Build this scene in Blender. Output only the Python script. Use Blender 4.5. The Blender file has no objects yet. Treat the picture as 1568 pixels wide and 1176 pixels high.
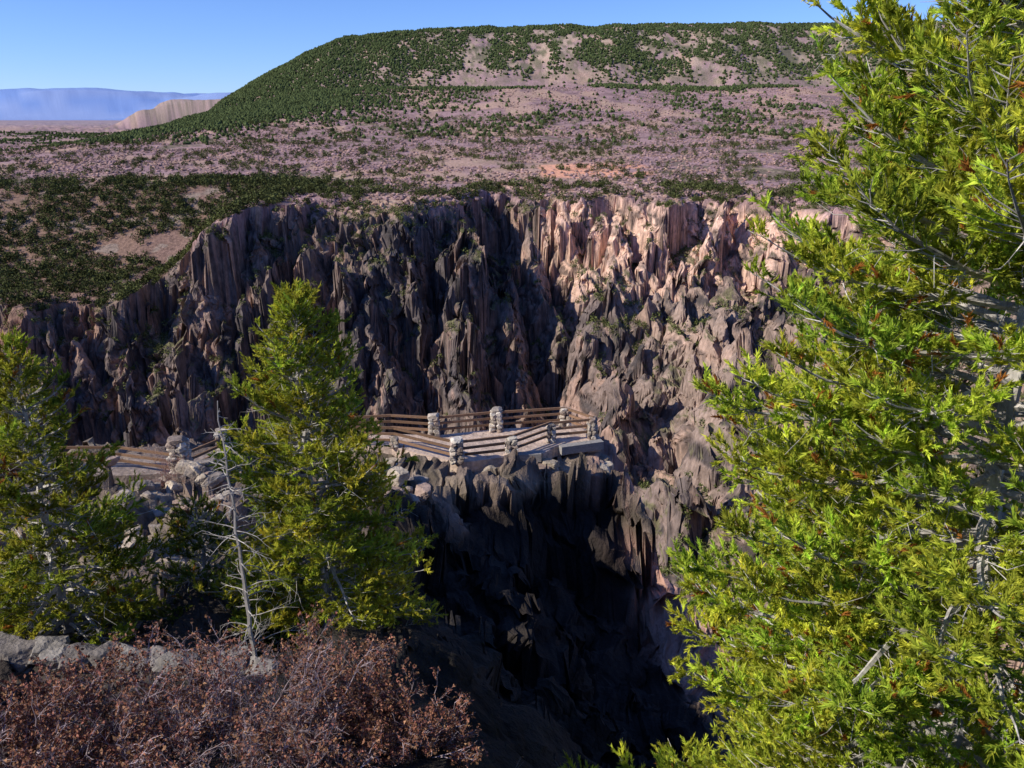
import bpy, math, numpy as np
from mathutils import Vector
rng=np.random.default_rng(7)
PIT=math.radians(18.3); CP=math.cos(PIT); SP=math.sin(PIT); F=1231.0
def pt_y(px,py,Y):
    u=(px-784)/F; v=(588-py)/F
    t=Y/(CP+v*SP); return np.array([t*u,Y,t*(-SP+v*CP)])
def pt_z(px,py,Z):
    u=(px-784)/F; v=(588-py)/F
    t=Z/(-SP+v*CP); return np.array([t*u,t*(CP+v*SP),Z])
# ---------------------------------------------------------------- noise
def hsh(ix,iy,s):
    h=(ix.astype(np.int64)*374761393+iy.astype(np.int64)*668265263+s*974634777)&0xFFFFFFFF
    h=((h^(h>>13))*1274126177)&0xFFFFFFFF
    h=((h^(h>>16))*2246822519)&0xFFFFFFFF
    return ((h^(h>>15))&0xFFFFFF)/float(0x1000000)
def vn(x,y,s):
    fx=np.floor(x);fy=np.floor(y);ix=fx.astype(np.int64);iy=fy.astype(np.int64)
    a=x-fx;b=y-fy;a=a*a*(3-2*a);b=b*b*(3-2*b)
    return (hsh(ix,iy,s)*(1-a)+hsh(ix+1,iy,s)*a)*(1-b)+(hsh(ix,iy+1,s)*(1-a)+hsh(ix+1,iy+1,s)*a)*b
def fbm(x,y,s,o=4):
    r=0;A=.5;T=0
    for i in range(o):
        r=r+A*vn(x,y,s+i*17);T+=A;A*=.5;x,y=x*1.7+y*1.1+11.3,y*1.7-x*1.1-7.1
    return r/T
def ridg(x,y,s,o=3):
    r=0;A=.5;T=0
    for i in range(o):
        r=r+A*(1-abs(2*vn(x,y,s+i*13)-1));T+=A;A*=.5;x=x*2.1+5;y=y*2.1+3
    return r/T
def voro(x,y,s):
    ix=np.floor(x).astype(np.int64);iy=np.floor(y).astype(np.int64)
    bd=np.full(x.shape,1e9);bx=np.zeros_like(x);by=np.zeros_like(x);bi=np.zeros_like(x)
    for dx in(-1,0,1):
        for dy in(-1,0,1):
            jx=ix+dx;jy=iy+dy
            h=hsh(jx,jy,s);cx=jx+.1+.8*h;cy=jy+.1+.8*((h*977.7)%1)
            d=(x-cx)**2+(y-cy)**2;m=d<bd
            bd=np.where(m,d,bd);bx=np.where(m,cx,bx);by=np.where(m,cy,by);bi=np.where(m,(h*3571.3)%1,bi)
    return bd,bx,by,bi
def facet(u,v,su,sv,s,step,tu,tv):
    _,cx,cy,i=voro(u/su,v/sv,s)
    return (i-.5)*step+(u-cx*su)*((i*17.3)%1-.5)*tu+(v-cy*sv)*((i*43.7)%1-.5)*tv
def ss(a,b,x):
    t=np.clip((x-a)/(b-a),0,1);return t*t*(3-2*t)
# ---------------------------------------------------------------- terrain height
HX=[-1e5,-770,-700,-592,-484,-392,-284,25,549,1209,1e5]
HZ=[0,0,42,122,179,217,228,239,244,250,250]
def plateau(x,y):
    z=-42+8*(fbm(x/170,y/170,3,4)-.5)
    xx=x+70*(fbm(x/220,y/220,31,3)-.5)
    bx=np.interp(xx-.12*np.clip(2000-y,0,1400),HX,HZ)
    P=np.interp(y+90*(fbm(x/150,y/300,33,3)-.5),[620,1000,1450,1580,1750,1900,2000,7000,9000],[0,.1,.37,.41,.7,.93,1,1,0])
    z=z+bx*P+14*(fbm(x/60,y/120,37,4)-.5)*ss(900,1500,y)*P
    z=z+124*ss(-1790,-1600,x+60*(fbm(x/200,y/200,41,2)-.5))*ss(3500,3850,y)*(1-ss(7000,8000,y))
    mz=np.interp(x,[-40000,-20000,-16500,-13500,-11500,-9000],[1050,1010,1000,960,760,900])+420*(fbm(x/2500,y/6000,51,4)-.5)
    z=z+mz*ss(23000,30000,y)
    return z
def topz(x,y):
    return plateau(x,y)-(1-ss(-200,-128,x))*42*(1-ss(430,575,y))
RX=[-900,-280,-200,-160,-137,-94,-48,-32,-12,28,65,105,140,165,200,240,900]
RY=[425,408,402,422,432,424,422,460,540,526,498,482,463,428,375,335,245]
DS=[-20,0,12,30,50,76,104,138,250];DD=[0,4,20,46,80,114,146,176,200]
SPUR=[((700,322),415,(755,660),312,3.0),((600,335),412,(585,600),340,3.0),((500,318),418,(400,560),348,2.8),
((350,405),410,(300,650),328,2.8),((845,300),482,(930,500),415,3.4),((1000,350),445,(950,620),362,3.4),
((1110,285),448,(1040,570),370,3.4),((1200,310),420,(1150,610),335,2.8),((100,400),405,(130,545),360,2.8),
((20,350),400,(60,640),318,2.6),((212,570),300,(215,660),293,4.2),((640,450),392,(570,660),322,3.2),
((1010,690),262,(1000,920),185,1.9),((1160,570),335,(1075,960),172,1.6),((900,600),350,(930,700),300,2.2),
((930,320),464,(965,480),415,3.6),((670,410),405,(690,600),338,3.4),((450,370),408,(440,640),338,3.2),((780,430),402,(805,600),338,3.6),
((1040,410),432,(1010,560),388,3.8),((540,420),398,(520,620),342,3.6),((250,450),402,(262,600),338,3.2),((1080,640),300,(1050,760),255,2.2),
((390,330),420,(370,470),372,3.6),((560,300),424,(560,430),388,3.8),((820,380),430,(850,520),380,3.8)]
SEG=[(pt_y(*a,ya),pt_y(*b,yb),k) for a,ya,b,yb,k in SPUR]
def canyon(x,y):
    z=np.empty_like(x);f=y>600
    if f.any(): z[f]=plateau(x[f],y[f])
    if (~f).any(): z[~f]=canyon_(x[~f],y[~f])
    return z
def canyon_(x,y):
    base=np.interp(x,RX,RY)
    m=ss(-65,-45,base-y)*ss(55,80,y)
    qx=x+12*(fbm(x/13,y/13,91,3)-.5);qy=y+12*(fbm(x/13,y/13,93,3)-.5)
    S1=22.;d1,cx,cy,i1=voro(qx/S1,qy/(S1*1.3),101)
    xw=x+m*.32*(cx*S1-qx);yw=y+m*.30*(cy*S1*1.3-qy)
    S2=9.5;d2,cx2,cy2,i2=voro((qx+qy*.25)/S2,(qy-.25*qx)/(S2*1.2),202)
    px_=cx2*S2;py_=cy2*S2*1.2;gx=qx+qy*.25;gy=qy-.25*qx
    xw=xw+m*.24*(px_-gx);yw=yw+m*.24*(py_-gy)
    p=topz(x,y)
    Yr=np.interp(xw,RX,RY)
    n=fbm(xw/44,yw/130,61,2)-.5
    n2=ridg(xw/52,yw/120,67,4)-.5
    s=Yr-yw
    dep=ss(-20,45,s)
    s=s-(115*n+112*n2)*(.36+.64*dep)-2
    z=p-np.interp(s,DS,DD)
    bench=np.interp(y,[100,170,250,330,410],[-132,-126,-122,-112,-98])+.22*(x-60)
    bench=bench+64*(ridg(xw/75+.3,yw/100,71,3)-.5)+26*(ridg(xw/26,yw/40,73,3)-.5)
    low=-225+14*(fbm(x/20,y/20,75,3))
    k=ss(-8,38,x+18*(vn(x/30,y/30,77)-.5))
    fl=low*(1-k)+bench*k
    z=np.maximum(z,np.minimum(fl,p))
    for j,(a,b,kk) in enumerate(SEG):
        ab=b[:2]-a[:2];L=(ab**2).sum()
        t=np.clip(((xw-a[0])*ab[0]+(yw-a[1])*ab[1])/L,-.25,1.25);tc=np.clip(t,0,1)
        wob=12*(vn(yw/13,x*0+a[0],81)-.5)
        dd=np.hypot(xw-(a[0]+tc*ab[0])+wob,yw-(a[1]+tc*ab[1]))
        c=a[2]+tc*(b[2]-a[2])+22*(vn(yw/9,x*0+a[0],85)-.6)*ss(0,.2,tc)
        z=np.maximum(z,np.minimum(c-kk*dd*(1-.2*ss(10,40,dd))*(.6+.8*fbm(xw/14,yw/14,87+j,2)),p))
    stp=m*ss(1,14,p-z)
    cone=lambda d:1-np.sqrt(d)/.62
    rk=ss(.25,.6,fbm(x/30,y/30,95,2))
    z=z+stp*(i1*14*cone(d1)+i2*i2*19*cone(d2)*rk-4)
    z=z+stp*((i2-.5)*4*(1-.5*rk))
    z=z+stp*((fbm(x/11,y/11,83,6)-.5)*13)
    return np.where(stp>0,np.minimum(z,p+1.5+4.0*ss(.5,.9,i2)),z)
LY=[-400,-60,-8,0,3,6,10,20,30,34,38];LZ=[40,14,1,-1.85,-4.4,-5.9,-8,-12.8,-14.35,-14.7,-15.6]
XEy=[-20,0,4,10,18,25,29,31.5,33,60];XEx=[1.5,.8,.2,-1.6,-3.0,-3.6,-2.5,1.0,3.9,5]
EX=[-400,-60,-20,-6,2.5,4.3,5.2,6.2,8.5,12,30,400];EY=[60,38,36.6,37.5,37.6,36.6,33.5,30.5,26.8,24.5,22,20]
PATHS=[(pt_z(150,706,-14.3)[:2],pt_z(330,690,-14.3)[:2]),(pt_z(330,690,-14.3)[:2],pt_z(620,675,-14.3)[:2]),(pt_z(620,675,-14.3)[:2],pt_z(760,676,-14.3)[:2]),(pt_z(760,676,-14.3)[:2],pt_z(880,668,-14.3)[:2])]
def pathdist(x,y):
    d=np.full(x.shape,1e9)
    for a,b in PATHS:
        ab=b-a;L=(ab**2).sum();t=np.clip(((x-a[0])*ab[0]+(y-a[1])*ab[1])/L,0,1)
        d=np.minimum(d,np.hypot(x-a[0]-t*ab[0],y-a[1]-t*ab[1]))
    return d
def near(x,y):
    pd=pathdist(x,y);pm=1-ss(.9,1.3,pd)
    m=(1-pm)*ss(8,18,np.hypot(x,y))
    qx=x+1.6*(fbm(x/1.5,y/1.5,411,3)-.5);qy=y+1.6*(fbm(x/1.5,y/1.5,413,3)-.5)
    S=2.3;d1,cx,cy,i1=voro(qx/S,qy/S,401)
    xw=x+m*.3*(cx*S-qx);yw=y+m*.3*(cy*S-qy)
    d2,cx,cy,i2=voro(qx/.8,qy/.8,402)
    xw=xw+m*.15*(cx*.8-qx);yw=yw+m*.15*(cy*.8-qy)
    L=np.interp(yw,LY,LZ)
    e=xw-np.interp(yw,XEy,XEx)+2.4*(fbm(x/2.5,y/2.5,405,4)-.5)*(1-pm)
    z=L-np.interp(e,[0,1,3,5.5,8,14],[0,1.0,2.8,5.2,6.6,8.0])*ss(0,4,yw+2)*(1-pm)
    ye=np.interp(xw,EX,EY)+1.6*(vn(x/3,y/3,407)-.5)*(1-pm)
    ribx=np.interp(ye*0+yw,[22,26.8,30.5,33.5,36],[14,8.5,6.0,5.,4.2])
    ribz=np.interp(yw,[22,26.8,30.5,33.5,36],[-19.5,-19.8,-18.4,-16.2,-14.8])
    z=np.maximum(z,np.where((yw>20)&(yw<37)&(x>-5),ribz-1.5*abs(xw-ribx)+.4,-999))
    z=z+m*((i1-.5)*1.5+(i2-.5)*.45+(fbm(x/1.4,y/1.4,409,5)-.5)*1.8+.5*(1-np.sqrt(d1)/.6)-.5*(yw>33))*(1-.5*ss(32,34,yw))
    z=z-2.6*np.clip(yw-ye,0,400)*(1-pm*.8)
    z=np.where(pd<3.2,np.minimum(z,-14.42-.25*np.clip(pd-1.5,0,9)-.3*i2*(pd>1.3)),z)
    z=z*(1-pm)+(-14.42)*pm
    return z
def H(x,y):
    z=np.full(x.shape,-400.)
    m=y>45
    if m.any(): z[m]=canyon(x[m],y[m])
    m=(y<140)&(y>-5000)
    if m.any(): z[m]=np.maximum(z[m],near(x[m],y[m]))
    m=y<=-5000
    if m.any(): z[m]=40
    return z
# ---------------------------------------------------------------- mesh helpers
def mk(name,V,Fc,col=None,mat=None,parent=None,smooth=False):
    V=np.asarray(V,dtype=np.float32);Fc=np.asarray(Fc,dtype=np.int32);k=Fc.shape[1]
    me=bpy.data.meshes.new(name);me.vertices.add(len(V));me.vertices.foreach_set("co",V.ravel())
    me.loops.add(Fc.size);me.loops.foreach_set("vertex_index",Fc.ravel())
    me.polygons.add(len(Fc));me.polygons.foreach_set("loop_start",np.arange(0,Fc.size,k,dtype=np.int32))
    me.update(calc_edges=True)
    me.polygons.foreach_set("use_smooth",np.full(len(Fc),smooth,dtype=bool))
    if col is not None:
        c=np.ones((len(V),4),dtype=np.float32);c[:,:3]=col
        at=me.attributes.new("Col","FLOAT_COLOR","POINT");at.data.foreach_set("color",c.ravel())
    ob=bpy.data.objects.new(name,me);bpy.context.scene.collection.objects.link(ob)
    if mat: me.materials.append(mat)
    if parent: ob.parent=parent
    return ob
def empty(name,loc=(0,0,0)):
    e=bpy.data.objects.new(name,None);e.empty_display_size=.5;bpy.context.scene.collection.objects.link(e);return e
def newmat(name):
    m=bpy.data.materials.new(name);m.use_nodes=True;nt=m.node_tree
    b=nt.nodes["Principled BSDF"];b.inputs["Roughness"].default_value=.92;b.inputs["Specular IOR Level"].default_value=.1
    return m,nt,b
def colnode(nt,amp=.5,scale=1.,zs=1.,detail=8,lo=.6,hi=1.35):
    a=nt.nodes.new("ShaderNodeAttribute");a.attribute_name="Col"
    g=nt.nodes.new("ShaderNodeNewGeometry");mp=nt.nodes.new("ShaderNodeMapping");mp.inputs["Scale"].default_value=(1,1,zs)
    nt.links.new(g.outputs["Position"],mp.inputs["Vector"])
    n=nt.nodes.new("ShaderNodeTexNoise");n.inputs["Scale"].default_value=scale;n.inputs["Detail"].default_value=detail;n.inputs["Roughness"].default_value=.65
    nt.links.new(mp.outputs[0],n.inputs["Vector"])
    r=nt.nodes.new("ShaderNodeMapRange");r.inputs[1].default_value=.3;r.inputs[2].default_value=.7;r.inputs[3].default_value=lo;r.inputs[4].default_value=hi
    nt.links.new(n.outputs["Fac"],r.inputs[0])
    mx=nt.nodes.new("ShaderNodeVectorMath");mx.operation='SCALE'
    nt.links.new(a.outputs["Color"],mx.inputs[0]);nt.links.new(r.outputs[0],mx.inputs["Scale"])
    return mx,n,mp
mt,nt,b=newmat("terrain_rock_and_brush")
mx,n,mp=colnode(nt,scale=.5,zs=.5,detail=8,lo=.5,hi=1.45)
nt.links.new(mx.outputs[0],b.inputs["Base Color"])
bu=nt.nodes.new("ShaderNodeBump");bu.inputs["Strength"].default_value=1;bu.inputs["Distance"].default_value=.9
nt.links.new(n.outputs["Fac"],bu.inputs["Height"]);nt.links.new(bu.outputs[0],b.inputs["Normal"])
mr,nt,b=newmat("weathered_stone")
mx,n,mp=colnode(nt,scale=4,zs=1,detail=9,lo=.55,hi=1.35);nt.links.new(mx.outputs[0],b.inputs["Base Color"])
bu=nt.nodes.new("ShaderNodeBump");bu.inputs["Strength"].default_value=.8;bu.inputs["Distance"].default_value=.12
nt.links.new(n.outputs["Fac"],bu.inputs["Height"]);nt.links.new(bu.outputs[0],b.inputs["Normal"])
mb,nt,b=newmat("bark");mx,n,mp=colnode(nt,scale=14,zs=.4,detail=3,lo=.6,hi=1.3);nt.links.new(mx.outputs[0],b.inputs["Base Color"])
mw,nt,b=newmat("weathered_wood");mx,n,mp=colnode(nt,scale=9,zs=3,lo=.65,hi=1.3);nt.links.new(mx.outputs[0],b.inputs["Base Color"])
def leafmat(name,tr):
    m=bpy.data.materials.new(name);m.use_nodes=True;nt=m.node_tree;nt.nodes.clear()
    o=nt.nodes.new("ShaderNodeOutputMaterial");a=nt.nodes.new("ShaderNodeAttribute");a.attribute_name="Col"
    d=nt.nodes.new("ShaderNodeBsdfDiffuse");nt.links.new(a.outputs["Color"],d.inputs[0])
    if tr>0:
        t=nt.nodes.new("ShaderNodeBsdfTranslucent");mix=nt.nodes.new("ShaderNodeMixShader");mix.inputs[0].default_value=tr
        nt.links.new(a.outputs["Color"],t.inputs[0])
        nt.links.new(d.outputs[0],mix.inputs[1]);nt.links.new(t.outputs[0],mix.inputs[2]);nt.links.new(mix.outputs[0],o.inputs[0])
    else: nt.links.new(d.outputs[0],o.inputs[0])
    return m
ml=leafmat("needles",.4);ms=leafmat("brush_foliage",0)
# ---------------------------------------------------------------- terrain grid
th=np.concatenate([np.linspace(-41,41,1200),np.linspace(41,319,70)[1:-1]])
th=np.radians(th)
def geo(a,b,n):return np.geomspace(a,b,n,endpoint=False)
r=np.concatenate([geo(.05,5,14),geo(5,48,210),geo(48,140,40),np.linspace(140,310,170,endpoint=False),np.linspace(310,560,400,endpoint=False),geo(560,2600,180),geo(2600,60000,50)])
R,T=np.meshgrid(r,th,indexing='ij')
X=R*np.sin(T);Y=R*np.cos(T)
Z=H(X.ravel(),Y.ravel()).reshape(X.shape)
nr,nc=X.shape
i0,i1=264,264+169+400
Zs=Z[i0:i1+1,:1200];dr=np.diff(R[i0:i1+1,0])[:,None];dz=np.diff(Zs,axis=0)
w=.45*dr+np.clip(dz,0,None)+.08*np.clip(-dz,0,None)
kk=np.exp(-(np.arange(-40,41)/16.)**2);kk/=kk.sum()
wp=np.pad(w,((0,0),(40,40)),mode='edge');cs_=np.zeros_like(w)
for j in range(81): cs_+=kk[j]*wp[:,j:j+1200]
wq=np.pad(cs_,((4,4),(0,0)),mode='edge');cs_=sum(wq[j:j+w.shape[0]] for j in range(9))/9
cw=np.concatenate([np.zeros((1,1200)),np.cumsum(cs_,0)],0)
for c in range(1200):
    R[i0:i1+1,c]=np.interp(np.linspace(0,cw[-1,c],i1-i0+1),cw[:,c],r[i0:i1+1])
X=R*np.sin(T);Y=R*np.cos(T)
Zn=H(X[i0:i1+1,:1200].ravel(),Y[i0:i1+1,:1200].ravel());Z[i0:i1+1,:1200]=Zn.reshape(i1+1-i0,1200)
TZ=np.full(X.shape,-1e3);mc=(Y>100)&(Y<640);TZ[mc]=topz(X[mc],Y[mc])
wgt=(ss(1,10,TZ-Z)*ss(145,165,R)*ss(558,540,R)*(Y>100)).ravel()
mk_=wgt>0
xs,ys,zs_=X.ravel().copy(),Y.ravel().copy(),Z.ravel()
xa,ya,za=xs[mk_],ys[mk_],zs_[mk_];mm=wgt[mk_]
hx_=xa+.35*ya;w1=3.5*(fbm(hx_/7,za/7,701,3)-.5)
f1=facet(hx_+w1,za+.45*hx_,9.,14.,703,4.2,1.1,.4)
f2=facet(hx_-w1,za-.5*hx_,3.6,5.2,705,1.8,.9,.5)
fn=fbm(hx_/6,za/8+ya/50,707,5)-.5
ys[mk_]=ya+mm*(f1+f2+fn*6.5)
xs[mk_]=xa+mm*(fbm(ya/6,za/7,709,4)-.5)*5
X=xs.reshape(X.shape);Y=ys.reshape(Y.shape)
nm=ss(9,16,R)*ss(60,50,R)*(abs(T)<.72)*ss(3.0,3.8,pathdist(X.ravel(),Y.ravel()).reshape(X.shape))
h_=(X*.8+Y*.6)
Y=Y+nm*(facet(h_,Z+.4*h_,1.4,1.6,711,1.1,.9,.5)+(fbm(h_/1.1,Z/1.1,715,4)-.5)*1.7)
X=X+nm*(fbm(Y/1.1,Z/1.0,717,4)-.5)*1.2
Pg=np.stack([X,Y,Z],-1)
dT=np.roll(Pg,-1,1)-np.roll(Pg,1,1);dR=np.gradient(Pg,axis=0)
N=np.cross(dT,dR);N/=np.linalg.norm(N,axis=-1,keepdims=True)+1e-9;NZ=abs(N[...,2]).ravel()
xf,yf,zf=X.ravel(),Y.ravel(),Z.ravel();tz=TZ.ravel()
def mixc(a,b,t):return a*(1-t[:,None])+np.asarray(b)*t[:,None]
n0=len(xf);base=np.interp(xf,RX,RY)
hf=xf+.35*yf
col=np.tile([.24,.178,.152],(n0,1))
v1=fbm(hf/22,zf/35,501,4);col=mixc(col,[.13,.108,.105],ss(.4,.6,v1))
v2=fbm(hf/4,zf/14,503,3);col=mixc(col,[.47,.30,.225],ss(.54,.7,v2)*.7)
v3=fbm(hf/2.4,zf/6,505,3);col=mixc(col,[.055,.049,.05],ss(.5,.68,v3)*.8)
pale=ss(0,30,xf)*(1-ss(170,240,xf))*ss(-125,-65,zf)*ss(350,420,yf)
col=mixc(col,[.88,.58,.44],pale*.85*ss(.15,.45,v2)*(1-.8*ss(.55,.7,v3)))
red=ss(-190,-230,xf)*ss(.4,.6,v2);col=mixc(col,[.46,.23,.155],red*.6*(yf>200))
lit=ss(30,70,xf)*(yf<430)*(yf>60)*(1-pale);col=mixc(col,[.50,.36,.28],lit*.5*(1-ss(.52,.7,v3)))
g=ss(.60,.82,NZ)*(yf>60)
v4=fbm(xf/12,yf/12,507,4)
col=mixc(col,[.26,.19,.145],g*.5);col=mixc(col,[.16,.16,.065],g*ss(.42,.57,v4)*.7)
pl=np.where(yf<600,ss(-9,-2,zf-tz),1.)*(yf>60)
b1=fbm(xf/60,yf/90,511,5);b2=fbm(xf/14,yf/14,513,4);b3=fbm(xf/3.5,yf/3.5,515,3)
pc=np.tile([.42,.27,.265],(n0,1));pc=mixc(pc,[.24,.155,.155],ss(.4,.62,b2)*.85)
pc=mixc(pc,[.56,.375,.255],ss(.54,.64,b1)*.6);pc=mixc(pc,[.16,.155,.07],ss(.46,.36,b1)*ss(.45,.6,b2)*.6);pc=mixc(pc,[.64,.48,.33],ss(.62,.72,b2)*ss(.5,.65,b3)*.5)
up=ss(1500,1750,yf)*(xf>-800);pc=mixc(pc,[.56,.42,.32],up*.7*ss(.35,.6,b2));pc=mixc(pc,[.14,.14,.075],up*ss(.44,.56,fbm(xf/11,yf/22,519,3))*.8)
dirt=ss(0,8,xf-22+8*v4)*ss(112,100,xf)*ss(602,612,yf+20*(b2-.5))*ss(700,680,yf+25*(b2-.5));pc=mixc(pc,[.85,.42,.27],dirt*ss(.3,.45,b2))
strip=ss(560,575,yf)*ss(640,610,yf)*ss(-90,-140,xf);pc=mixc(pc,[.62,.46,.27],strip*ss(.35,.55,b1)*.7)
slp=(1-ss(-190,-130,xf))*(yf<570);pc=mixc(pc,[.24,.15,.11],slp*.85);pc=mixc(pc,[.34,.27,.22],slp*ss(.57,.64,b2)*.7)
hz=ss(2300,7000,yf);pc=mixc(pc,[.35,.29,.33],hz*.7)  # distance haze mixed into the base colour of the far plain
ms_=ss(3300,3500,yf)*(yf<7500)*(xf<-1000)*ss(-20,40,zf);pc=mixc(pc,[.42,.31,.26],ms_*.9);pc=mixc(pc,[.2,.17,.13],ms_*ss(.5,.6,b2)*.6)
far=ss(14000,22000,yf);pc=mixc(pc,[.22,.34,.66],far);  # mountain blue is atmospheric haze painted into the base colour
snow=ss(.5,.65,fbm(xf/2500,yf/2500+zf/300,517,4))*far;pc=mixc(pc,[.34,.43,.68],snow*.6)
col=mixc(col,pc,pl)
nr_=(yf<60).astype(float);nc_=np.tile([.22,.165,.135],(n0,1));hn=xf*.8+yf*.6
nb=fbm(hn/1.3,zf/1.0+yf/4,521,4);nc_=mixc(nc_,[.36,.28,.21],ss(.45,.65,nb));nc_=mixc(nc_,[.08,.07,.055],ss(.5,.7,fbm(hn/.7,zf/.7+yf/3,523,3))*.7)
nc_=mixc(nc_,[.60,.35,.28],ss(3.0,4.5,xf)*ss(22,27,yf)*ss(.35,.5,nb)*.8)
pit=ss(.3,.9,np.interp(yf,LY,LZ)-zf)*ss(5.0,4.0,xf-ss(34,24,yf)*2.0)*(yf<37.5)*(xf>-7)  # gully shade painted as near-black rock colour, from just below the deck
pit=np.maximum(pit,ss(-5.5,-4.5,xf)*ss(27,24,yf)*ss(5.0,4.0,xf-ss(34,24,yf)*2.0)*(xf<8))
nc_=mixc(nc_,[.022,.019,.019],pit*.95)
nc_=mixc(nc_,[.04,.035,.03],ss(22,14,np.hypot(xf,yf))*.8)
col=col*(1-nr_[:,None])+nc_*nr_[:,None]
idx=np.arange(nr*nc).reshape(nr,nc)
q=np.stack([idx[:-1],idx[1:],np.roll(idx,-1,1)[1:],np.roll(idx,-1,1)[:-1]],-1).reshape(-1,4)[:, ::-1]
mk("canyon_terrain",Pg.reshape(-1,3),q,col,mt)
# ---------------------------------------------------------------- distant vegetation
def blobs(name,x,y,z,rad,hgt,c,mat,rs=5,seed=1):
    g=np.random.default_rng(seed);n=len(x);K=2*rs+1
    a=np.linspace(0,2*np.pi,rs,endpoint=False)[None,:]+g.uniform(0,6,(n,1))
    j=lambda:g.uniform(.7,1.25,(n,rs))
    V=np.zeros((n,K,3));r1=rad[:,None]*.8*j();r2=rad[:,None]*j()*.9
    V[:,:rs,0]=x[:,None]+r1*np.cos(a);V[:,:rs,1]=y[:,None]+r1*np.sin(a);V[:,:rs,2]=z[:,None]-.3
    V[:,rs:2*rs,0]=x[:,None]+r2*np.cos(a+.5);V[:,rs:2*rs,1]=y[:,None]+r2*np.sin(a+.5);V[:,rs:2*rs,2]=z[:,None]+hgt[:,None]*g.uniform(.3,.6,(n,rs))
    V[:,2*rs,0]=x+g.uniform(-.2,.2,n)*rad;V[:,2*rs,1]=y+g.uniform(-.2,.2,n)*rad;V[:,2*rs,2]=z+hgt
    f=[]
    for i in range(rs):
        k=(i+1)%rs;f+=[[i,k,rs+i],[k,rs+k,rs+i],[rs+i,rs+k,2*rs]]
    f=np.array(f);Fc=(f[None]+(np.arange(n)*K)[:,None,None]).reshape(-1,3)
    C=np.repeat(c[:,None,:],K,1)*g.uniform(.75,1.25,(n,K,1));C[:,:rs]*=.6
    mk(name,V.reshape(-1,3),Fc,C.reshape(-1,3),mat)
def cand(n,y0,y1,seed,a0=-.70,a1=.70):
    g=np.random.default_rng(seed);u=g.uniform(0,1,n)
    y=np.sqrt(y0**2+u*(y1**2-y0**2));x=y*g.uniform(a0,a1,n);return x,y,g
x,y,g=cand(260000,900,2350,11)
d=fbm(x/90,y/150,601,4);zz=plateau(x,y);dl=fbm(x/28,y/50,603,3)
hx=np.interp(x-.12*np.clip(2000-y,0,1400)+60*(d-.5),HX,HZ)
flank=ss(5,40,hx)*ss(236,212,hx)*ss(1050,1350,y)
dens=ss(.5,.62,d)*.14+ss(1600,1700,y)*.75*(hx>30)*ss(.38,.56,dl)+flank*1.1*ss(.15,.32,d)+.012+ss(1430,1470,y)*ss(1560,1530,y)*(hx>150)*ss(.42,.5,d)*.35+ss(1900,1960,y)*.2*(hx>30)
dens*=.88
keep=g.uniform(0,1,len(x))<dens
x,y,zz=x[keep],y[keep],zz[keep];n_=len(x)
rad=g.uniform(1.5,3.3,n_);c=np.array([.07,.09,.035])*g.uniform(.6,1.4,(n_,1))
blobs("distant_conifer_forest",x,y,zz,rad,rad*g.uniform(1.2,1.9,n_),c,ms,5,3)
def onplat(x,y):
    z=canyon(x,y);t=np.where(y<600,topz(x,y),plateau(x,y));return z,(z>t-4)
x,y,g=cand(100000,400,1500,12)
z,ok=onplat(x,y);keep=ok&~((x<-128)&(y<570))&(g.uniform(0,1,len(x))<ss(.36,.55,fbm(x/30,y/30,605,4))*np.interp(y,[440,900,1500],[.95,.6,.3]))
x,y,z=x[keep],y[keep],z[keep];n_=len(x)
rad=g.uniform(.7,2.0,n_);k=g.uniform(0,1,(n_,1));c=np.array([.35,.23,.24])*(1-k)+np.array([.41,.265,.2])*k;c*=g.uniform(.5,1.25,(n_,1))
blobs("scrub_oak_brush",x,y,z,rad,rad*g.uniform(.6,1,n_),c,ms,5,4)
def leafclump(name,x,y,z,rad,hgt,c,K=46,seed=5,mat=None):
    g=np.random.default_rng(seed);n=len(x)
    d=g.normal(size=(n,K,3));d/=np.linalg.norm(d,axis=-1,keepdims=True);d*=g.uniform(.55,1.05,(n,K,1))
    lump=1+.35*np.sin(d[...,0:1]*4+g.uniform(0,6,(n,1,1)))*np.cos(d[...,1:2]*4+g.uniform(0,6,(n,1,1)))
    P=d*lump;P[...,:2]*=rad[:,None,None]*(1-.35*np.clip(P[...,2:3],0,1));P[...,2]=hgt[:,None]*(.5+.5*P[...,2])
    P=P+np.stack([x,y,z],-1)[:,None,:]
    s=rad[:,None,None]*.5
    a=g.normal(size=(n,K,3));bb=g.normal(size=(n,K,3))
    a/=np.linalg.norm(a,axis=-1,keepdims=True);bb/=np.linalg.norm(bb,axis=-1,keepdims=True)
    V=np.stack([P-a*s*.5,P+a*s*.5+bb*s*.3,P+bb*s],2)
    C=np.repeat(np.repeat((c[:,None,:]*g.uniform(.6,1.4,(n,K,1)))[:,:,None,:],3,2),1,0)
    mk(name,V.reshape(-1,3),np.arange(n*K*3).reshape(-1,3),C.reshape(-1,3),mat or ms)
x,y,g=cand(50000,330,1150,13)
x2,y2,_=cand(6000,370,590,131,-.70,-.22);x3,y3,_=cand(5500,370,560,132,-.34,.40)
x=np.concatenate([x,x2,x3]);y=np.concatenate([y,y2,y3])
z,ok=onplat(x,y);b=np.interp(x,RX,RY);d=fbm(x/22,y/30,611,4)
sl=(x<-120)&(y<585)
nearrim=(y<b+60)&(x>-140)&(x<230)
pr=np.where(sl,.8*ss(.28,.5,d),np.where(nearrim,.55*ss(.36,.52,d),ss(.5,.6,d)*.4+.015));pr=np.where(ok,pr,0)
keep=g.uniform(0,1,len(x))<pr
x,y,z=x[keep],y[keep],z[keep];n_=len(x)
rad=g.uniform(.9,2.6,n_);c=np.array([.085,.095,.035])*g.uniform(.5,1.5,(n_,1))
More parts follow.
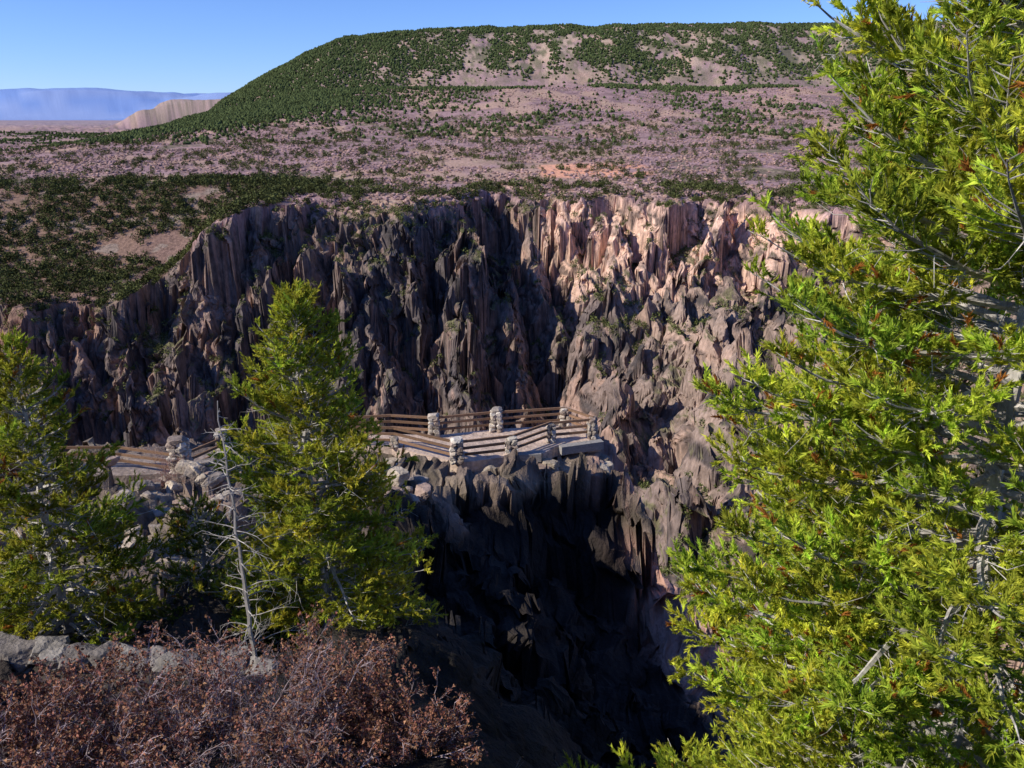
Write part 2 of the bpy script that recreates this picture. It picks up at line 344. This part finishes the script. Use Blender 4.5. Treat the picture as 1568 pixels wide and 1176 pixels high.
leafclump("juniper_woodland",x,y,z-.2,rad,rad*g.uniform(1.4,2.1,n_),c,44,5)
ii=np.where((yf>150)&(zf<tz-3)&(yf<505)&(NZ>.60)&(zf>-190)&(abs(xf)<yf*.72))[0]
g=np.random.default_rng(14);ii=g.choice(ii,min(len(ii),30000),replace=False)
ii=ii[g.uniform(0,1,len(ii))<np.maximum(ss(.42,.62,fbm(xf[ii]/25,yf[ii]/25,613,3))*.5,ss(35,12,tz[ii]-zf[ii])*.6)]
x,y,z=xf[ii],yf[ii],zf[ii];n_=len(x)
rad=g.uniform(.4,1.6,n_);c=np.array([.13,.145,.05])*g.uniform(.5,1.5,(n_,1))
leafclump("canyon_ledge_shrubs",x,y,z-.2,rad,rad*g.uniform(1.2,2.6,n_),c,34,6)
# ---------------------------------------------------------------- tree machinery
def tubes(seg,k=5):
    S=np.array(seg,dtype=float);p0,p1,r0,r1=S[:,:3],S[:,3:6],S[:,6],S[:,7]
    d=p1-p0;d/=np.linalg.norm(d,axis=1,keepdims=True)+1e-9
    ref=np.where(abs(d[:,2:3])<.9,[[0,0,1.]],[[1.,0,0]]);u=np.cross(d,ref);u/=np.linalg.norm(u,axis=1,keepdims=True);v=np.cross(d,u)
    a=np.linspace(0,2*np.pi,k,endpoint=False)
    ring=u[:,None]*np.cos(a)[None,:,None]+v[:,None]*np.sin(a)[None,:,None]
    V=np.concatenate([p0[:,None]+ring*r0[:,None,None],p1[:,None]+ring*r1[:,None,None]],1)
    f=np.array([[i,(i+1)%k,k+(i+1)%k,k+i] for i in range(k)])
    Fc=(f[None]+(np.arange(len(S))*2*k)[:,None,None]).reshape(-1,4)
    return V.reshape(-1,3),Fc
def sprigs(P,D,S,C,K,g,wid=.16,spread=(25,75)):
    n=len(P);D=D/(np.linalg.norm(D,axis=1,keepdims=True)+1e-9)
    ref=g.normal(size=(n,3));u=np.cross(D,ref);u/=np.linalg.norm(u,axis=1,keepdims=True)+1e-9;v=np.cross(D,u)
    a=np.linspace(0,1,K)[None]+g.uniform(-.06,.06,(n,K));ph=g.uniform(0,2*np.pi,(n,K));t=np.radians(g.uniform(spread[0],spread[1],(n,K)))*(1-.5*np.clip(a,0,1))
    rad=u[:,None]*np.cos(ph)[...,None]+v[:,None]*np.sin(ph)[...,None]
    s=S[:,None,None];base=P[:,None]+D[:,None]*s*(a*.75)[...,None]
    dr=D[:,None]*np.cos(t)[...,None]+rad*np.sin(t)[...,None]
    ln=s*g.uniform(.35,.65,(n,K,1));w=np.cross(dr,g.normal(size=(n,K,3)));w/=np.linalg.norm(w,axis=-1,keepdims=True)+1e-9
    w=w*s*wid*g.uniform(.7,1.2,(n,K,1))*.5
    V=np.stack([base-w,base+w,base+dr*ln],2)
    Cc=np.repeat((C[:,None,:]*g.uniform(.7,1.3,(n,K,1)))[:,:,None,:],3,2)
    return V.reshape(-1,3),np.arange(n*K*3).reshape(-1,3),Cc.reshape(-1,3)
def conifer(name,base,Ht,Rf,nl,seed,sp=.12,K=12,lo=.08,secd=.17,terd=.09,lean=(0,0),gc=(.125,.165,.022),tr=.14,bare=.28,orange=.03,azf=None,gap=0,wid=.2,deadtw=4):
    g=np.random.default_rng(seed);base=np.array(base,float);seg=[];P=[];D=[];S=[];C=[]
    nT=22;tp=[];
    wob=g.normal(size=(nT+1,2))*.03*Ht/8
    for i in range(nT+1):
        f=i/nT;tp.append(base+np.array([lean[0]*f+wob[i,0],lean[1]*f+wob[i,1],Ht*f]))
    tp=np.array(tp)
    for i in range(nT):seg.append([*tp[i],*tp[i+1],tr*(1-i/nT)**.8+.008,tr*(1-(i+1)/nT)**.8+.008])
    az=g.uniform(0,6)
    for i in range(nl):
        f=lo+(.985-lo)*(i+g.uniform(0,1))/nl
        az+=2.399+g.uniform(-.5,.5)
        if azf and not azf(az,f,g):continue
        L=Rf(f)*g.choice([g.uniform(.5,.8),g.uniform(.8,1.05),g.uniform(.95,1.18)])
        k=f*nT;j=min(int(k),nT-1);p=tp[j]+(tp[j+1]-tp[j])*(k-j)
        pit=np.radians(np.interp(f,[0,.4,.8,1],[-14,2,32,65])+g.uniform(-13,13));ns=max(5,int(L/.22))
        r0=.014+.012*L;pts=[p.copy()];dirs=[];a=az
        for s in range(ns):
            tt=s/ns;a+=g.uniform(-.14,.14);pp=pit+tt*tt*.55-.25*math.sin(tt*3.1)*(1-f)+g.uniform(-.1,.1)
            dv=np.array([math.cos(a)*math.cos(pp),math.sin(a)*math.cos(pp),math.sin(pp)]);dirs.append(dv);p=p+dv*L/ns;pts.append(p.copy())
        for s in range(ns):seg.append([*pts[s],*pts[s+1],r0*(1-s/ns)+.004,r0*(1-(s+1)/ns)+.004])
        for _ in range(deadtw):
            j=g.integers(1,max(2,int(ns*.75)));q_=pts[j].copy();d2=dirs[j]*.8+g.normal(size=3)*.55;dl_=g.uniform(.3,.9)*min(1,L/2)
            for s in range(4):
                d2=d2/np.linalg.norm(d2);e=q_+d2*dl_/4;seg.append([*q_,*e,.009-.002*s,.007-.002*s]);q_=e;d2=d2+g.normal(size=3)*.22+np.array([0,0,-.08])
                if s: 
                    d4=d2+g.normal(size=3)*.7;seg.append([*q_,*(q_+d4*dl_*.18),.004,.002])
        m=int(L/secd*2)+3;clr=g.uniform(.8,1.25);hue=g.uniform(-.14,.12)
        for q_ in range(m):
            t=bare*.7+(1-bare*.7)*(q_+g.uniform(0,1))/m
            if gap and math.sin(t*L*4.5+az*3)>1-gap*g.uniform(.6,1.4):continue
            k=min(t*ns,ns-.001);j=int(k);o=pts[j]+(pts[j+1]-pts[j])*(k-j);dv=dirs[j]
            sd=np.cross(dv,[0,0,1]);sd/=np.linalg.norm(sd)+1e-9
            sgn=1 if q_%2 else -1;an=np.radians(g.uniform(25,70))
            d2=dv*math.cos(an)+sd*sgn*math.sin(an)+np.array([0,0,g.uniform(-.25,.5)]);d2/=np.linalg.norm(d2)
            l2=(.18+.36*L*(1-t)**.8)*g.uniform(.6,1.1);l2=min(l2,.95);e=o+d2*l2;mid=o+d2*l2*.5+g.normal(size=3)*.03*l2+np.array([0,0,-.03*l2]);e=e+np.array([0,0,.06*l2])
            seg.append([*o,*mid,.007,.005]);seg.append([*mid,*e,.005,.002])
            nn=max(2,int(l2/terd));ts=(np.arange(nn)+g.uniform(0,1,nn))/nn;ts=.2+.8*ts
            if g.uniform()<.08*(1-t)+.03: continue
            o3=o+(e-o)*ts[:,None];d3=d2[None]+g.normal(size=(nn,3))*.5+np.array([0,0,.55]);d3/=np.linalg.norm(d3,axis=1,keepdims=True)
            l3=g.uniform(.03,.12,(nn,1))
            cc=np.array(gc)*clr*g.uniform(.65,1.35,(nn,1))*(1+np.stack([hue+g.uniform(-.1,.1,nn),np.zeros(nn),np.zeros(nn)],1))
            cc[g.uniform(0,1,nn)<orange]=[.45,.19,.045]
            P+=[o3,o3+d3*l3];D+=[d3,d3+g.normal(size=(nn,3))*.4];S+=[sp*g.uniform(.7,1.3,nn),sp*g.uniform(.7,1.3,nn)];C+=[cc,cc*g.uniform(.9,1.2,(nn,1))]
    em=empty(name)
    V,Fc=tubes(seg,4);bc=np.tile([.50,.47,.44],(len(V),1))*np.repeat(g.uniform(.55,1.25,(len(seg),1)),8,0)
    mk("trunk_and_branches",V,Fc,bc,mb,em)
    P=np.concatenate(P);D=np.concatenate(D);S=np.concatenate(S);C=np.concatenate(C)
    V,Fc,Cc=sprigs(P,D,S,C,K,g,wid=wid,spread=(15,65))
    mk("foliage",V,Fc,Cc,ml,em)
    return em
def azr(az,f,g):
    x=math.cos(az);return not (x>.35 and g.uniform()<.7)
conifer("conifer_tree",(5.6,8.6,-13.0),18.5,lambda f:np.interp(f,[0,.15,.35,.55,.75,.9,1],[3.4,4.4,3.6,3.1,3.2,2.5,.3]),380,21,sp=.14,K=18,lo=.12,secd=.15,terd=.09,lean=(.3,.2),gc=(.47,.54,.065),tr=.2,bare=.3,orange=.03,azf=azr,gap=.4,wid=.17,deadtw=6)
conifer("conifer_tree",(-3.65,13.5,-10.2),7.25,lambda f:np.interp(f,[0,.15,.4,.6,.85,.95,1],[1.7,2.2,1.95,1.45,.85,.45,.1]),175,22,sp=.14,K=14,lo=.04,secd=.15,terd=.1,gc=(.43,.44,.055),tr=.1,bare=.25,orange=.01,lean=(-.15,.1),gap=.3,wid=.19,deadtw=4)
conifer("conifer_tree",(-7.9,12.2,-9.4),6.0,lambda f:np.interp(f,[0,.15,.4,.7,.9,1],[2.0,2.3,1.7,.9,.45,.1]),120,23,sp=.14,K=14,lo=.04,secd=.16,terd=.1,gc=(.34,.36,.045),tr=.1,bare=.25,orange=.02,gap=.35,wid=.19,deadtw=4)
conifer("conifer_tree",(-6.0,13.8,-10.3),3.4,lambda f:np.interp(f,[0,.3,.7,1],[1.6,1.4,.7,.1]),60,24,sp=.13,K=11,lo=.05,secd=.17,terd=.1,gc=(.16,.19,.035),tr=.07,gap=.3)
conifer("conifer_tree",(7.4,18.5,-18.4),2.9,lambda f:np.interp(f,[0,.3,.7,1],[.9,.8,.4,.1]),40,25,sp=.13,K=11,lo=.05,secd=.2,terd=.12,gc=(.05,.07,.02),tr=.05)
def dead(name,base,Ht,lean,seed,L0=1.0):
    g=np.random.default_rng(seed);seg=[];n=16;tp=[np.array(base)+np.array([lean[0]*i/n+g.normal()*.015,lean[1]*i/n,Ht*i/n]) for i in range(n+1)]
    for i in range(n):seg.append([*tp[i],*tp[i+1],.04*(1-i/n)+.008,.04*(1-(i+1)/n)+.008])
    for i in range(80):
        f=g.uniform(.08,.98);k=f*n;j=min(int(k),n-1);p=tp[j]+(tp[j+1]-tp[j])*(k-j);a=g.uniform(0,6.28);L=L0*g.uniform(.3,1)*(1-f*.75);pp=g.uniform(-.2,.5)
        for s in range(6):
            d=np.array([math.cos(a)*math.cos(pp),math.sin(a)*math.cos(pp),math.sin(pp)]);e=p+d*L/6;seg.append([*p,*e,.008*(1-s/6)+.002,.008*(1-(s+1)/6)+.002])
            if s>0:
                d2=d+g.normal(size=3)*.6;seg.append([*e,*(e+d2*L*.22),.003,.0015])
            p=e;a+=g.uniform(-.3,.3);pp+=g.uniform(-.35,.15)
    V,Fc=tubes(seg,5);bc=np.tile([.5,.46,.42],(len(V),1));mk(name,V,Fc,bc,mb)
dead("dead_tree",(-4.25,11.2,-8.9),4.9,(-.15,.1),31,1.1)
def shrub(name,base,Ht,Rd,seed,leaf=.5,lc=(.27,.135,.085),tw=(.17,.125,.12),stems=12,ls=.04):
    g=np.random.default_rng(seed);seg=[];P=[];D=[];S=[];C=[]
    def grow(p,d,L,r,lev):
        n=4
        for s in range(n):
            d=d+g.normal(size=3)*.17+np.array([0,0,.03]);d/=np.linalg.norm(d);e=p+d*L/n;seg.append([*p,*e,r*(1-s/n*.5),r*(1-(s+1)/n*.5)])
            p=e
            if lev<3:
                for _ in range(2 if lev<1 else (1 if lev==1 else 2)):
                    if g.uniform()<.85:
                        d2=d+g.normal(size=3)*.6;d2/=np.linalg.norm(d2);grow(p,d2,L*g.uniform(.4,.6),r*.55,lev+1)
            if lev>=2 and g.uniform()<leaf:
                P.append(p+g.normal(size=3)*.015);D.append(d+g.normal(size=3)*.7);S.append(ls*g.uniform(.7,1.5));C.append(np.array(lc)*g.uniform(.5,1.5)*np.array([1,g.uniform(.8,1.15),1]))
    for i in range(stems):
        a=g.uniform(0,6.28);rr=Rd*g.uniform(0,.6);d=np.array([math.cos(a)*.6*g.uniform(.2,1.4),math.sin(a)*.6*g.uniform(.2,1.4),1.]);d/=np.linalg.norm(d)
        grow(np.array(base)+np.array([math.cos(a)*rr,math.sin(a)*rr,0]),d,Ht*g.uniform(.6,.8),.011,0)
    em=empty(name);V,Fc=tubes(seg,3);mk("twigs",V,Fc,np.tile(tw,(len(V),1)),mb,em)
    if P:
        V,Fc,Cc=sprigs(np.array(P),np.array(D),np.array(S),np.array(C),3,g,wid=.75,spread=(20,80));mk("leaves",V,Fc,Cc,ms,em)
k=0
for (px,yy,ht,lf) in [(-60,6.5,1.0,.15),(60,6.2,.9,.35),(150,6.9,1.0,.4),(250,6.6,.9,.2),(360,6.6,1.1,.12),(450,6.8,1.05,.2),(545,7.2,1.0,.5),(640,7.0,.8,.5),(-20,5.4,.7,.08),(200,5.6,.5,.15),(400,5.4,.6,.08),(500,5.8,.5,.15),(90,5.2,.5,.15),(300,7.6,1.2,.4),(470,7.9,1.1,.3)]:
    zg=float(np.interp(yy,LY,LZ))-.2;t=yy*CP-zg*SP;x=(px-784)/F*t
    shrub("oak_shrub",(x,yy,zg),ht,.8,100+k,leaf=lf,stems=11,tw=(.46,.37,.39) if k%2 else (.27,.215,.225));k+=1
shrub("bare_shrub",(.3,9.0,-10.5),1.5,.5,140,leaf=.06,stems=8,tw=(.42,.37,.35))
shrub("bare_shrub",(-13.5,29.5,-14.4),1.6,.8,141,leaf=.1,stems=9,tw=(.42,.28,.25))
shrub("oak_shrub",(-21,30.,-14.4),1.8,1.2,142,leaf=.6,stems=9,ls=.12,tw=(.42,.28,.25))
# ---------------------------------------------------------------- stones
def ico(sub):
    import bmesh
    bm=bmesh.new();bmesh.ops.create_icosphere(bm,subdivisions=sub,radius=1);V=np.array([v.co[:] for v in bm.verts]);Fc=np.array([[v.index for v in f.verts] for f in bm.faces]);bm.free();return V,Fc
IV,IF=ico(4)
def stone(c,s,g,npl=14,rot=None):
    n=g.normal(size=(npl,3));n/=np.linalg.norm(n,axis=1,keepdims=True);d=g.uniform(.5,.85,npl)
    n=np.vstack([n,[[1,0,0],[-1,0,0],[0,1,0],[0,-1,0],[0,0,1],[0,0,-1]]]);d=np.concatenate([d,g.uniform(.55,.75,6)])
    pr=IV@n.T;rr=np.min(np.where(pr>1e-3,d[None]/np.maximum(pr,1e-3),9),1)
    V=IV*np.minimum(rr,1)[:,None];V=V*(1+.02*g.normal(size=(len(V),1)));a=g.uniform(0,6.28) if rot is None else rot
    V=V*np.array(s)*1.35;V=np.stack([V[:,0]*math.cos(a)-V[:,1]*math.sin(a),V[:,0]*math.sin(a)+V[:,1]*math.cos(a),V[:,2]],-1)
    return V+np.array(c)
def stones(name,items,seed,cols,parent=None,mat=None):
    g=np.random.default_rng(seed);Vs=[];Fs=[];Cs=[];o=0
    for c,s,rot in items:
        V=stone(c,s,g,rot=rot);Vs.append(V);Fs.append(IF+o);o+=len(V);cc=np.array(cols[g.integers(len(cols))])*g.uniform(.8,1.2);Cs.append(np.tile(cc,(len(V),1)))
    return mk(name,np.vstack(Vs),np.vstack(Fs),np.vstack(Cs),mat or mr,parent)
g=np.random.default_rng(55)
RC=[(.40,.33,.27),(.30,.25,.21),(.48,.40,.31),(.36,.26,.21)]
def cluster(name,px0,px1,Y0,Y1,n,s0,s1,seed,up=.1):
    it=[]
    for i in range(n):
        yy=g.uniform(Y0,Y1);px=g.uniform(px0,px1);zg=-13;t=yy*CP-zg*SP;x=(px-784)/F*t;z=float(near(np.array([x]),np.array([yy]))[0])
        s=g.uniform(s0,s1);it.append(((x,yy,z+up*s),(s,s*g.uniform(.6,1),s*g.uniform(.4,.8)),None))
    return stones(name,it,seed,RC)
cluster("rock_outcrop",190,345,23,31,70,.2,.55,1)
cluster("rock_outcrop",600,690,25,28,12,.25,.5,2,.2)
cluster("rock_outcrop",40,600,29,31.5,40,.15,.35,3)
it=[]
for i in range(110):
    px=g.uniform(600,845);p=pt_z(px,np.interp(px,[600,640,700,780,840],[690,704,716,707,700])+g.uniform(0,24),-14.6);s=g.uniform(.15,.5)
    it.append(((p[0],p[1],-14.65-g.uniform(0,.8)),(s*1.2,s,s*.8),None))
for i in range(34):
    px=g.uniform(820,925);p=pt_z(px,702+g.uniform(-6,12),-14.9);s=g.uniform(.2,.45);it.append(((p[0],p[1],-15.0-g.uniform(0,.4)),(s*1.2,s,s*.7),None))
stones("rock_ledge",it,4,RC)
it=[]
for i in range(26):
    f=i/25;x=-11.5+7.6*f;yy=10.5+.25*math.sin(f*5)
    for c in range(3):it.append(((x+g.uniform(-.1,.1),yy+g.uniform(-.1,.1),-8.5+.28*c),(.3,.3,.2),g.uniform(-.3,.3)))
stones("low_stone_wall",it,5,[(.3,.27,.24),(.24,.21,.19)])
# ---------------------------------------------------------------- overlook
ZD=-14.12
ov=empty("overlook_platform")
poly=[(540,666),(600,664),(665,667),(760,657),(865,651),(914,660),(921,676),(850,684),(832,694),(786,698),(703,709),(600,684),(540,680)]
pp=[pt_z(a,b,ZD) for a,b in poly]
def slab(name,pts,z1,z0,colr,mat,parent):
    import bmesh
    bm=bmesh.new();a=[bm.verts.new((p[0],p[1],z1)) for p in pts];b_=[bm.verts.new((p[0],p[1],z0)) for p in pts];n=len(pts)
    bm.faces.new(a);bm.faces.new(b_[::-1])
    for i in range(n):bm.faces.new([a[i],b_[i],b_[(i+1)%n],a[(i+1)%n]])
    bmesh.ops.recalc_face_normals(bm,faces=bm.faces);me=bpy.data.meshes.new(name);bm.to_mesh(me);bm.free()
    at=me.attributes.new("Col","FLOAT_COLOR","POINT")
    for d in at.data:d.color=(*colr,1)
    me.materials.append(mat);o=bpy.data.objects.new(name,me);bpy.context.scene.collection.objects.link(o);o.parent=parent
slab("deck",pp,ZD,ZD-.5,(.60,.46,.37),mr,ov)
lp=[(60,708),(190,704),(290,700),(345,684),(420,676),(541,667.5),(541,679),(420,688),(345,697),(280,724),(190,728),(60,730)]
slab("path",[pt_z(a,b,ZD-.03) for a,b in lp],ZD-.03,ZD-.5,(.34,.27,.23),mr,ov)
def beam(a,b,w,h):
    a=np.array(a,float);b=np.array(b,float);d=b-a;d/=np.linalg.norm(d);s=np.cross(d,[0,0,1]);s/=np.linalg.norm(s);u=np.cross(s,d)
    V=[];
    for p in(a,b):
        for i,j in((-1,-1),(1,-1),(1,1),(-1,1)):V.append(p+s*i*w/2+u*j*h/2)
    return np.array(V),np.array([[0,1,2,3],[7,6,5,4],[0,4,5,1],[1,5,6,2],[2,6,7,3],[3,7,4,0]])
def beams(name,L,c,parent,g):
    Vs=[];Fs=[];Cs=[];o=0
    for a,b,w,h in L:
        V,Fc=beam(a,b,w,h);Vs.append(V);Fs.append(Fc+o);o+=8;Cs.append(np.tile(np.array(c)*g.uniform(.7,1.3),(8,1)))
    mk(name,np.vstack(Vs),np.vstack(Fs),np.vstack(Cs),mw,parent)
cur=[]
for a,b in(((786,701),(828,699)),((858,689),(922,680))):
    A=pt_z(*a,ZD-.1);B=pt_z(*b,ZD-.1);cur.append((A,B,.35,.38))
beams("curb",cur,(.3,.28,.26),ov,g)
def pillar(px,py,h,w,fe,seed):
    c=pt_z(px,py,ZD);g=np.random.default_rng(seed);it=[];n=int(h/.2)
    for k in range(n):
        ww=w*(1-.12*k/n)
        for sx in(-1,1):
            for sy in(-1,1):
                it.append(((c[0]+sx*ww*.25+g.uniform(-.03,.03),c[1]+sy*ww*.25+g.uniform(-.03,.03),ZD+.1+k*.2),(ww*.3,ww*.3,.13),g.uniform(-.25,.25)))
    it.append(((c[0],c[1],ZD+n*.2+.04),(w*.5,w*.5,.12),g.uniform(-.3,.3)))
    stones("stone_pillar",it,seed,[(.55,.48,.40),(.44,.37,.30),(.62,.56,.48),(.36,.28,.23)],fe);return c
def fence(pts,seed):
    fe=empty("rail_fence");g=np.random.default_rng(seed);cs=[]
    for i,p in enumerate(pts):
        if p[2]>0:cs.append(pillar(p[0],p[1],p[2],p[3],fe,seed*10+i))
        else:cs.append(pt_z(p[0],p[1],ZD))
    L=[]
    for a,b in zip(cs[:-1],cs[1:]):
        for zz in(.32,.62,.92):
            j=g.uniform(-.02,.02,2);L.append((a+[0,0,zz+j[0]],b+[0,0,zz+j[1]],.07,.11))
        dd=np.linalg.norm(b-a);nn=int(dd/2.6)
        for q_ in range(1,nn):
            c=a+(b-a)*q_/nn;L.append((c+[0.0,.06,-.1],c+[0.001,.06,1.02],.12,.12))
    beams("rails",L,(.24,.145,.09),fe,g)
fence([(520,668,0,0),(600,664,0,0),(665,668,1.0,.55),(760,659,1.05,.6),(865,652,.85,.55),(908,668,.9,.4)],3)
fence([(905,671,.85,.4),(843,676,.8,.45),(783,698,.85,.55),(700,708,1.0,.6),(604,684,.5,.4),(520,682,0,0),(430,690,0,0),(345,700,1.4,.6),(280,730,1.65,.8),(190,716,0,0),(90,716,0,0)],4)
# ---------------------------------------------------------------- light, sky, camera
sc=bpy.context.scene
w=bpy.data.worlds.new("World");sc.world=w;w.use_nodes=True;nt=w.node_tree
sky=nt.nodes.new("ShaderNodeTexSky");sky.sky_type='NISHITA';sky.sun_disc=False
EL=math.radians(33);sv=np.array([-.95,-.32]);sv/=np.linalg.norm(sv)
sky.sun_elevation=EL;sky.sun_rotation=math.atan2(sv[0],sv[1]);sky.altitude=1500;sky.air_density=1.0;sky.dust_density=0;sky.ozone_density=2
tn=nt.nodes.new("ShaderNodeVectorMath");tn.operation='MULTIPLY';tn.inputs[1].default_value=(.78,1.03,1.68)
bg=nt.nodes["Background"];bg.inputs[1].default_value=.10;nt.links.new(sky.outputs[0],tn.inputs[0]);nt.links.new(tn.outputs[0],bg.inputs[0])
ld=bpy.data.lights.new("sun","SUN");ld.energy=5;ld.angle=math.radians(.53);ld.color=(1,.93,.80)
lo=bpy.data.objects.new("sun",ld);sc.collection.objects.link(lo)
tosun=Vector((sv[0]*math.cos(EL),sv[1]*math.cos(EL),math.sin(EL)));lo.rotation_euler=tosun.to_track_quat('Z','Y').to_euler();lo.location=(-50,-20,60)
cd=bpy.data.cameras.new("camera");co=bpy.data.objects.new("camera",cd);sc.collection.objects.link(co);sc.camera=co
cd.sensor_width=36;cd.lens=F/1568*36;cd.clip_start=.1;cd.clip_end=120000;co.rotation_euler=(math.radians(90)-PIT,0,0)
sc.view_settings.view_transform='Standard';sc.view_settings.look='None';sc.view_settings.exposure=0
